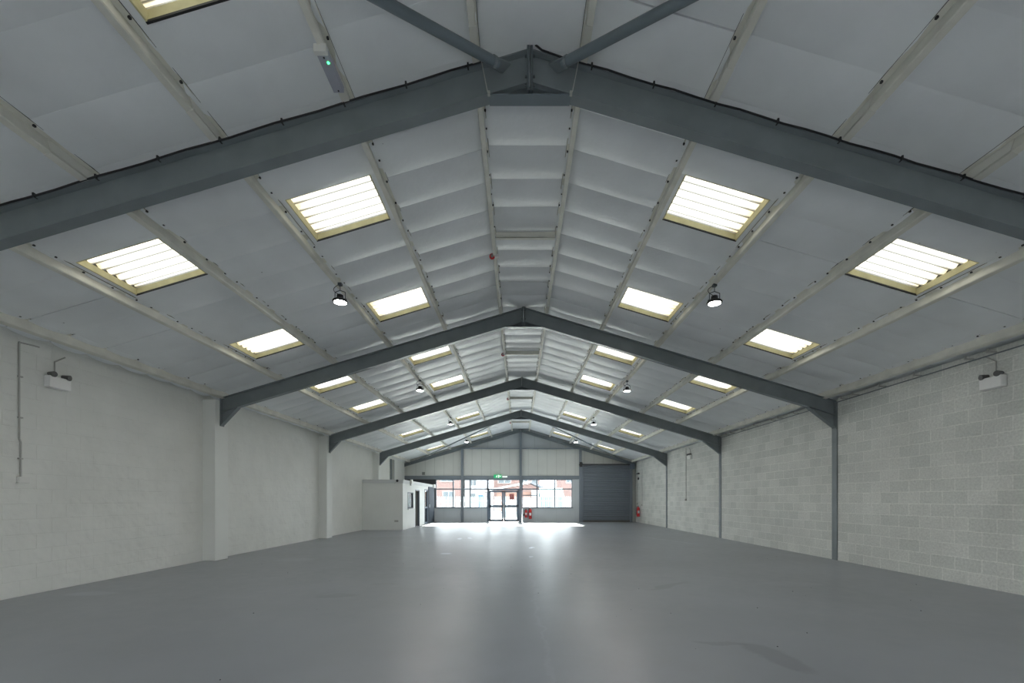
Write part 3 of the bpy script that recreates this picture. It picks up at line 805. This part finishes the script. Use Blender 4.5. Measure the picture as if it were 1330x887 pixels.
# gable posts and rails
for x, nm, zt in ((-3.61, 'left', ztop(-3.61)-.20), (RX, 'middle', ZR-.21), (3.92, 'right', ztop(3.92)-.20)):
    t = thing('gable_post', 'grey steel post of the far wall, %s of the three' % nm, 'post', (x, GY-.12, 0), 'steel posts of the far wall')
    b = MB(); y0, y1 = GY-.20, GY-.055
    z0 = 0
    b.box(x-.078, x+.078, y0, y0+.01, z0, zt); b.box(x-.005, x+.005, y0, y1, z0, zt); b.box(x-.078, x+.078, y1-.01, y1, z0, zt)
    b.build('section', GSTEEL, t)
    MB().box(x-.09, x+.09, GY-.21, GY-.052, 0, .015).build('base_plate', STEELD, t)
b = MB(); b.box(-3.53, .03, GY-.12, GY-.002, 4.66, 4.72)
tag(b.build('sheeting_rail', GSTEEL, origin=(-1.7, GY-.06, 4.69)), 'grey rail across the far wall left of its middle post', 'rail', 'rails across the far wall')
b = MB(); b.box(.19, 3.84, GY-.12, GY-.002, 4.66, 4.72)
tag(b.build('sheeting_rail', GSTEEL, origin=(2, GY-.06, 4.69)), 'grey rail across the far wall right of its middle post', 'rail', 'rails across the far wall')
# ------------------------------------------------------------------ partitioned office in the far left corner
OX, OY0, OY1, OH = -5.42, 20.8, GY-.12, 2.36
of = thing('partition_office', 'white partitioned office box in the far left corner', 'office', (-6.4, OY0, 0))
MB().box(XL+.01, OX, OY0, OY0+.10, 0, OH-.02).build('front_wall', OFFICE, of)
b = MB(); cuts = [(21.70, 22.84, .97, 1.79), (23.30, 24.30, 0, 1.95), (25.60, 26.50, 0, 2.02)]
y = OY0+.10
for (a, c, z0, z1) in cuts:
    b.box(OX-.10, OX, y, a, 0, OH-.02)
    if z0 > 0: b.box(OX-.10, OX, a, c, 0, z0)
    b.box(OX-.10, OX, a, c, z1, OH-.02); y = c
b.box(OX-.10, OX, y, OY1, 0, OH-.02)
b.build('side_wall', OFFICE, of)
MB().box(XL+.01, OX+.0, OY0+.1, OY1, OH-.06, OH-.02).build('roof_panel', OFFICE, of)
MB().box(XL+.01, OX+.025, OY0-.025, OY0+.0, OH-.17, OH).box(OX, OX+.025, OY0, OY1, OH-.17, OH).box(XL+.01, OX+.02, OY0, OY1, OH-.02, OH).build('fascia', WHITEW, of)
wf = MB().box(OX-.08, OX+.012, 21.70, 21.74, .97, 1.79).box(OX-.08, OX+.012, 22.80, 22.84, .97, 1.79).box(OX-.08, OX+.012, 21.74, 22.80, .97, 1.01).box(OX-.08, OX+.012, 21.74, 22.80, 1.75, 1.79).build('window_frame', FRAMEG, of)
MB().box(OX-.04, OX-.035, 21.74, 22.80, 1.01, 1.75).build('pane', GLASS, wf)
MB().box(OX-.02, OX+.06, 21.68, 22.86, .93, .97).build('window_sill', WHITEP, of)
df = MB().box(OX-.09, OX+.01, 23.30, 23.36, 0, 1.95).box(OX-.09, OX+.01, 24.24, 24.30, 0, 1.95).box(OX-.09, OX+.01, 23.36, 24.24, 1.89, 1.95).build('door_frame', FRAMEG, of)
b = MB().box(OX-.96, OX-.10, 24.16, 24.21, .01, 1.88)
lf = b.build('door_leaf', BROWN, of)
df = MB().box(OX-.09, OX+.02, 25.60, 25.68, 0, 2.02).box(OX-.09, OX+.02, 26.42, 26.50, 0, 2.02).box(OX-.09, OX+.02, 25.68, 26.42, 1.94, 2.02).box(OX-.06, OX, 25.68, 26.42, .92, 1.02).box(OX-.06, OX, 25.68, 26.42, 0, .12).build('door_frame', DARKG, of)
MB().box(OX-.04, OX-.035, 25.68, 26.42, .1, 1.96).build('pane', GLASS, df)
dl = MB().box(OX+.005, OX+.05, 26.62, 28.32, .02, 2.20).build('sliding_door_panel', PANELD, of)
MB().box(OX+.05, OX+.075, 26.70, 26.76, .95, 1.15).build('handle', CHROME, dl)
MB().box(XL+.02, OX-.10, 24.95, 25.0, 0, OH-.06).build('inner_wall', BROWN, of)

# boxed pipes above the office on the left wall
t = thing('pipe_casing', 'pair of grey vertical pipes on the left wall above the office', 'pipes', (XL+.08, 25.5, OH), None)
MB().box(XL, XL+.10, 25.25, 25.36, OH, 3.72).build('casing', STEEL, t)
MB().tube((XL+.07, 25.62, OH), (XL+.07, 25.62, 3.72), .055, 16).build('pipe', CONDUIT, t, smooth=True)
MB().box(XL, XL+.09, 25.78, 25.86, OH, 3.72).build('casing', STEEL, t)

# ------------------------------------------------------------------ high bay lamps
def make_lamp():
    root = bpy.data.objects.new('high_bay_lamp', None); COL.objects.link(root)
    # housing: finned dome with bright lens below
    b = MB(); b.lathe([(.105, 0), (.118, .004), (.122, .022), (.110, .040), (.066, .060), (.055, .082), (.052, .118), (.040, .128)], (0, 0, 0), 24)
    b.build('housing', BLACK, root, smooth=True)
    b = MB(); b.lathe([(.02, -.016), (.07, -.012), (.098, -.002), (.100, .004)], (0, 0, 0), 24); b.build('lens', LED, root, smooth=True)
    b = MB()
    b.path([(-.085, 0, .035), (-.085, 0, .17), (0, 0, .20), (.085, 0, .17), (.085, 0, .035)], .007, 6)
    b.lathe([(.018, -.012), (.018, .012)], (-.095, 0, .045), 10, 'x'); b.lathe([(.018, -.012), (.018, .012)], (.095, 0, .045), 10, 'x')
    b.build('bracket', STEELD, root)
    b = MB(); b.tube((0, 0, .20), (0, 0, .30), .006, 6); b.box(-.03, .03, -.03, .03, .28, .32); b.build('hook', STEELD, root)
    pts = []
    for i in range(13):
        t = i/12; pts.append(Vector((-.11*math.sin(PI*t), 0, .12+.19*t)))
    MB().path(pts, .005, 6).build('flex', BLACK, root)
    return root
lamp0 = None
for bi in range(0, 5):
    ym = bays[bi][0]+2.90
    for side in (-1, 1):
        if lamp0 is None: lamp0 = o = make_lamp()
        else: o = copy_tree(lamp0)
        x = RX+side*3.12+.03
        o.location = (x, ym, ztop(x)-.315)
        o['label'] = 'lit high bay lamp, %s slope, %s' % ('left' if side < 0 else 'right', BAYN[bi])
        o['category'] = 'lamp'; o['group'] = 'lit high bay lamps hanging from the purlins'
        ld = bpy.data.lights.new('high_bay_light', 'AREA'); ld.shape = 'DISK'; ld.size = .18; ld.energy = LAMP_W; ld.color = (1, .97, .92)
        lo = bpy.data.objects.new('high_bay_light', ld); COL.objects.link(lo); lo.location = (x, ym, o.location.z-.022)

# ------------------------------------------------------------------ detectors on the ridge purlin
dz = ZR-K*.51
def make_detector():
    root = bpy.data.objects.new('alarm_detector', None); COL.objects.link(root)
    MB().box(-.03, .06, -.03, .03, -.02, .03).build('bracket', WHITEP, root)
    MB().lathe([(.045, -.03), (.05, -.02), (.05, .0), (.03, .01)], (-.06, 0, -.005), 16, 'y').build('body', RED, root, smooth=True)
    MB().lathe([(.026, -.045), (.03, -.03)], (-.06, 0, -.005), 14, 'y').build('face', CHROME, root)
    return root
d0 = None
for i, y in enumerate((8.0, 13.4, 19.3, 25.2)):
    if d0 is None: d0 = o = make_detector()
    else: o = copy_tree(d0)
    o.location = (RX-.51-.02, y, dz-.01)
    o['label'] = 'small red and white alarm device on the left ridge purlin, %s from the camera' % ORD[i]
    o['category'] = 'alarm'; o['group'] = 'alarm devices along the ridge'

# emergency fitting with green indicator on the purlin near the top of the picture
xp = RX-1.81-.03; zp = ztop(RX-1.81)-.03
t = thing('emergency_fitting', 'slim grey emergency light with green indicator under a purlin, top left of ridge', 'light fitting', (xp, 4.1, zp))
MB().box(xp-.055, xp+.045, 3.93, 4.30, zp-.035, zp+.025).build('body', mat('lilac_grey_plastic', (.42, .43, .50), .4), t, bevel=.006)
MB().box(xp-.068, xp+.048, 3.89, 3.935, zp-.04, zp+.03).build('end_cap', WHITEP, t, bevel=.004)
MB().lathe([(.010, -.004), (.012, .004)], (xp+.02, 4.0, zp-.036), 12).build('indicator', GLED, t)
MB().lathe([(.008, -.003), (.008, .003)], (xp, 3.955, zp-.036), 10).lathe([(.008, -.003), (.008, .003)], (xp, 4.275, zp-.036), 10).build('screws', BLACK, t)

# ------------------------------------------------------------------ wall mounted twin-head emergency lights, conduits and sockets
def twinspot(x, y, z, s, label):
    """s=+1 : fixed on the left wall facing +x"""
    t = thing('emergency_light', label, 'emergency light', (x, y, z), 'twin head emergency lights on the walls')
    MB().box(x, x+s*.10, y-.165, y+.165, z-.09, z+.09).build('box', WHITEB, t, bevel=.012)
    for q in (-1, 1):
        b = MB()
        b.tube((x+s*.05, y+q*.085, z+.09), (x+s*.05, y+q*.085, z+.115), .018, 10)
        b.tube((x+s*.02, y+q*.10, z+.125), (x+s*.12, y+q*.12, z+.112), .030, 16, .044)
        b.build('lamp_head', HEADG, t, smooth=True)
    MB().path([(x+s*.02, y-.02, z+.09), (x+s*.02, y-.02, 3.58), (x+s*.02, y+.14, 3.70)], .010, 8).build('conduit', CONDUIT, t)
twinspot(XL, 7.02, 3.25, 1, 'white twin head emergency light high on the left wall')
twinspot(XR, 6.98, 3.25, -1, 'white twin head emergency light high on the near right block wall')
twinspot(XR, 19.4, 3.27, -1, 'small twin head emergency light on the right wall beyond the third frame')
def droplead(x, y, z, s, label, jog=True, ztop_=3.72):
    t = thing('socket_drop', label, 'socket', (x, y, z))
    MB().box(x, x+s*.045, y-.05, y+.10, z-.045, z+.045).build('socket_box', WHITEP if s > 0 else CONDUIT, t, bevel=.005)
    pts = [(x+s*.012, y, z+.045), (x+s*.012, y, z+.55), (x+s*.012, y-.02, z+.60), (x+s*.012, y-.02, ztop_)] if jog else [(x+s*.012, y, z+.045), (x+s*.012, y, ztop_)]
    if jog: pts += [(x+s*.012, y+.25, ztop_+.02)]
    MB().path(pts, .011, 8).build('conduit', CONDUIT, t)
    b = MB()
    for q in (.3, .9, 1.5): b.box(x, x+s*.028, y-.035, y+.02, z+q, z+q+.02)
    b.build('saddle', CONDUIT, t)
droplead(XL, 6.53, 1.71, 1, 'white socket with long vertical conduit on the near left wall')
droplead(XR, 19.9, 1.42, -1, 'dark socket at the end of a long conduit on the right wall', False)
droplead(XR, 28.0, 1.16, -1, 'socket and conduit on the right wall closest to the shutter', False, 3.3)
droplead(XR, 27.0, 1.10, -1, 'socket and conduit on the right wall nearer the camera than the extinguisher', False, 3.3)

# service conduit clipped along the top of the block wall
t = thing('service_conduit', 'thin pipe clipped along the top of the right block wall', 'conduit', (XR-.04, 8, 3.70))
MB().tube((XR-.03, -1.5, 3.70), (XR-.03, 16.4, 3.70), .011, 8).build('pipe', STEEL, t)
b = MB(); y = .6
k = 0
while y < 16.3:
    b.box(XR-.14, XR-.001, y, y+.02, 3.715, 3.735); b.box(XR-.15, XR-.135, y-.005, y+.025, 3.715, 3.775)
    y += (.72, .35, .95, .8)[k % 4]; k += 1
b.build('pipe_bracket', CONDUIT, t)

# alarm sounder and bits
t = thing('alarm_sounder', 'black alarm sounder on the front of the office fascia', 'alarm', (-5.66, OY0-.03, 2.30))
MB().lathe([(.05, -.075), (.062, -.05), (.05, 0)], (-5.66, OY0-.025, 2.30), 16, 'y').build('sounder_body', BLACK, t, smooth=True)
MB().path([(-5.70, OY0-.035, 2.27), (-5.80, OY0-.035, 2.16)], .008, 6).build('lead', CONDUIT, t)
tag(MB().box(-5.80, -5.62, OY0-.04, OY0, .38, .47).build('double_socket', CONDUIT, origin=(-5.7, OY0, .42), bevel=.004), 'grey double socket low on the office front wall', 'socket')
t = thing('corner_floodlight', 'small white light on the office fascia near its front corner', 'light', (OX+.06, 22.2, 2.3))
MB().box(OX+.025, OX+.12, 22.1, 22.3, 2.22, 2.42).build('housing', WHITEP, t, bevel=.006)
MB().box(OX+.025, OX+.05, 22.12, 22.28, 2.12, 2.22).build('back_plate', CONDUIT, t)
tag(MB().box(OX+.025, OX+.14, 27.9, 28.2, 2.16, 2.38).build('junction_box', WHITEP, origin=(OX+.08, 28.05, 2.2), bevel=.006), 'white box on the office fascia beside the left window', 'box')
t = thing('wall_vent', 'small grey square vent high on the far wall above the office', 'vent', (-6.1, GY-.02, 3.1))
MB().box(-6.21, -5.99, GY-.03, GY, 3.0, 3.2).build('vent_frame', CONDUIT, t)
b = MB()
for i in range(5): b.box(-6.19, -6.01, GY-.04, GY-.03, 3.02+i*.034, 3.036+i*.034)
b.build('louvre', DARK, t)
t = thing('shutter_control', 'black control unit on the right wall beside the shutter, upper of two', 'control box', (XR, 27.3, 3.05))
MB().box(XR-.12, XR, 27.6, 27.8, 3.0, 3.09).build('box', BLACK, t)
MB().tube((XR-.12, 27.7, 3.045), (XR-.18, 27.7, 3.03), .03, 12).build('sensor_head', DARKG, t)
t = thing('shutter_control', 'round black sounder on the right wall beside the shutter, lower of two', 'alarm', (XR, 27.8, 2.72))
MB().lathe([(.07, 0), (.08, -.03), (.05, -.08)], (XR, 27.75, 2.73), 16, 'x').build('sounder_body', BLACK, t, smooth=True)

# exit sign
t = thing('exit_sign', 'green running figure exit sign above the glazed doors', 'sign', (-1.35, GY-.10, 2.90))
MB().box(-1.60, -1.10, GY-.12, GY-.05, 2.80, 3.02).build('sign_box', GSIGN, t)
b = MB(); yy0, yy1 = GY-.126, GY-.119
b.box(-1.33, -1.25, yy0, yy1, 2.82, 3.0)   # doorway
b.polyy([(-1.47, 2.89), (-1.40, 2.97), (-1.37, 2.95), (-1.44, 2.87)], yy0, yy1)
b.polyy([(-1.46, 2.84), (-1.41, 2.91), (-1.39, 2.90), (-1.44, 2.82)], yy0, yy1)
b.polyy([(-1.41, 2.90), (-1.36, 2.86), (-1.37, 2.84), (-1.42, 2.88)], yy0, yy1)
b.lathe([(.016, -.002), (.016, .003)], (-1.37, GY-.122, 2.98), 10, 'y')
b.polyy([(-1.24, 2.90), (-1.17, 2.90), (-1.17, 2.87), (-1.12, 2.92), (-1.17, 2.97), (-1.17, 2.94), (-1.24, 2.94)], yy0, yy1)
b.build('pictogram', WSIGN, t)
tag(MB().box(-1.06, -.74, GY-.14, GY-.05, 2.84, 2.93).build('bulkhead_light', WSIGN, origin=(-.9, GY-.08, 2.88), bevel=.01), 'white bulkhead light right of the green exit sign', 'light fitting')

# ------------------------------------------------------------------ fire extinguishers
def extinguisher(x, y, z, sc, label, group, black=False):
    t = thing('fire_extinguisher', label, 'fire extinguisher', (x, y, z), group)
    r = .08*sc; h = .5*sc
    MB().lathe([(r*.85, 0), (r, .02), (r, h*.82), (r*.75, h*.93), (r*.3, h)], (x, y, z), 20).build('cylinder', RED, t, smooth=True)
    MB().tube((x, y, z+h), (x, y, z+h+.05), .018, 10).box(x-.012, x+.012, y-.10, y+.03, z+h+.05, z+h+.065).box(x-.012, x+.012, y-.09, y+.02, z+h+.015, z+h+.03).build('valve', BLACK, t)
    pts = [Vector((x-.02, y-.02, z+h+.03)), Vector((x-r-.03, y-.02, z+h-.03)), Vector((x-r-.035, y-.02, z+h*.5)), Vector((x-r-.02, y-.02, z+h*.2))]
    b = MB().path(pts, .011, 8)
    if black: b.tube(pts[2], (x-r-.10, y-.03, z+h*.25), .02, 12, .05)
    b.build('hose', BLACK, t)
    MB().box(x-r*.6, x+r*.6, y-r-.004, y-r*.75, z+h*.35, z+h*.62).build('paper_label', WHITEP, t)
    return t
extinguisher(.46, GY-.10, .28, 1.0, 'smaller red extinguisher with black horn on the far wall beside the doors', 'fire extinguishers', True)
extinguisher(.72, GY-.12, .20, 1.25, 'taller red extinguisher on the far wall, right of the pair', 'fire extinguishers')
extinguisher(XR-.14, 27.4, .38, 1.2, 'red extinguisher on the right wall beside the roller shutter', 'fire extinguishers')

# small grit left on the floor
rr = random.Random(3)
b = MB()
for _ in range(45):
    x, y = rr.uniform(-6.5, 6.9), rr.uniform(2.8, 12)
    s = rr.uniform(.003, .008); b.lathe([(s, 0.0), (s*.9, s*.5), (s*.3, s*.8)], (x, y, 0), 5)
o = b.build('floor_grit', BLACK); o['kind'] = 'stuff'; o['label'] = 'dark crumbs of grit scattered on the grey floor'; o['category'] = 'grit'

# ------------------------------------------------------------------ outside
struct(MB().box(-60, 60, -50, BY-.16, -.2, -.04).build('ground_4', CONC), 'concrete yard behind the warehouse')
struct(MB().box(-60, 60, GY+.13, 36.5, -.2, -.04).build('ground_1', CONC), 'pale concrete forecourt outside')
o = MB().box(-60, 60, 36.5, 38.6, -.2, -.03).build('ground_2', GRASS); struct(o, 'grass verge under the fence')
struct(MB().box(-60, 60, 38.6, 100, -.2, -.05).build('ground_3', TARMAC), 'street beyond the fence')

fy = 37.6
t = thing('palisade_fence', 'pale galvanised palisade fence outside across the forecourt', 'fence', (0, fy, -.03))
b = MB().box(-12, 10, fy+.02, fy+.07, .35, .41).box(-12, 10, fy+.02, fy+.07, 1.30, 1.36); b.build('rail', PALE, t)
b = MB(); x = -11.95
while x < 10:
    b.polyy([(x-.035, -.03), (x+.035, -.03), (x+.035, 1.62), (x, 1.72), (x-.035, 1.62)], fy-.006, fy+.02); x += .155
b.build('pale_panel', PALE, t)
for i in range(9):
    x = -12+i*2.75; MB().box(x-.05, x+.05, fy+.07, fy+.16, -.03, 1.60).build('post', PALE, t)

def hwin(h, x0, x1, z0, z1, y, n=2):
    fr = MB().box(x0, x1, y-.10, y-.02, z0, z1).build('window_frame', WINW, h)
    b = MB(); wd = (x1-x0-.12)/n
    for i in range(n): b.box(x0+.08+i*wd, x0+.08+(i+1)*wd-.06, y-.12, y-.10, z0+.08, z1-.08)
    b.build('pane', WINPANE, fr)
def house(x0, x1, y, h, wall, label, name='house', roofm=SLATE, hr=2.6):
    t = thing(name, label, 'house', ((x0+x1)/2, y, 0))
    MB().box(x0, x1, y, y+8, -.05, h).build('wall', wall, t)
    MB().polyx([(y-.3, h-.1), (y+4, h+hr), (y+8.3, h-.1)], x0-.2, x1+.2).build('roof', roofm, t)
    return t
hy = 62
# brick pair seen through the left window
t = house(-16.5, -8.2, hy, 5.6, BRICK, 'red brick house seen through the left end of the windows')
hwin(t, -10.9, -9.0, 3.9, 5.2, hy); hwin(t, -10.6, -8.9, .9, 2.6, hy); hwin(t, -14.8, -13.0, 3.8, 5.1, hy)
t = house(-7.9, -4.9, hy+3, 5.2, RENDERW, 'pale rendered house between the brick houses outside')
hwin(t, -7.3, -6.1, 3.4, 4.8, hy+3); hwin(t, -7.2, -6.2, .8, 2.4, hy+3, 1)
MB().box(-5.9, -5.2, hy+2.9, hy+3, 0, 2.1).build('door', BLUE, t)
t = house(-3.9, 3.2, hy+6, 5.4, BRICK, 'brick house with white windows seen above the glazed doors')
hwin(t, -3.2, -1.2, 3.9, 5.2, hy+6); hwin(t, .2, 1.4, 3.7, 5.2, hy+6); hwin(t, 1.9, 2.9, 3.8, 5.1, hy+6, 1)
t = thing('porch', 'low orange brick outbuilding with white sloping roof seen through the doors', 'outbuilding', (-.5, 52, 0))
MB().box(-2.6, 1.4, 52, 55, -.05, 2.35).build('wall', BRICKO, t)
MB().polyy([(-4.3, 2.25), (1.3, 3.35), (1.4, 3.6), (-4.3, 2.45)], 51.7, 55.2).build('roof', WINW, t)
MB().polyy([(1.3, 3.35), (3.6, 2.4), (3.6, 2.6), (1.4, 3.6)], 51.7, 55.2).build('roof', SLATE, t)
t = thing('garage', 'low white garage outside behind the right window', 'garage', (2.6, 50, 0))
MB().box(1.45, 2.25, 50, 55, -.05, 2.5).build('wall', RENDERW, t)
MB().box(1.5, 2.2, 49.93, 50, 0, 2.1).build('garage_door', WINW, t)
t = thing('teal_shed', 'teal topped shed with blue doors outside the right window', 'shed', (5, 49, 0))
MB().box(2.45, 4.8, 49, 53, -.05, 1.9).build('wall', BLUE, t)
MB().polyx([(48.5, 1.7), (50.8, 2.75), (53.3, 1.7)], 2.3, 4.95).build('roof', TEAL, t)
MB().box(3.5, 4.3, 48.96, 49, .0, 1.7).build('door', DARKG, t)
t = house(5.5, 9.6, hy-4, 5.0, BRICK, 'narrow brick house at the right end of the windows')
hwin(t, 6.1, 7.2, 3.6, 4.9, hy-4); hwin(t, 7.9, 9.0, .9, 2.5, hy-4)
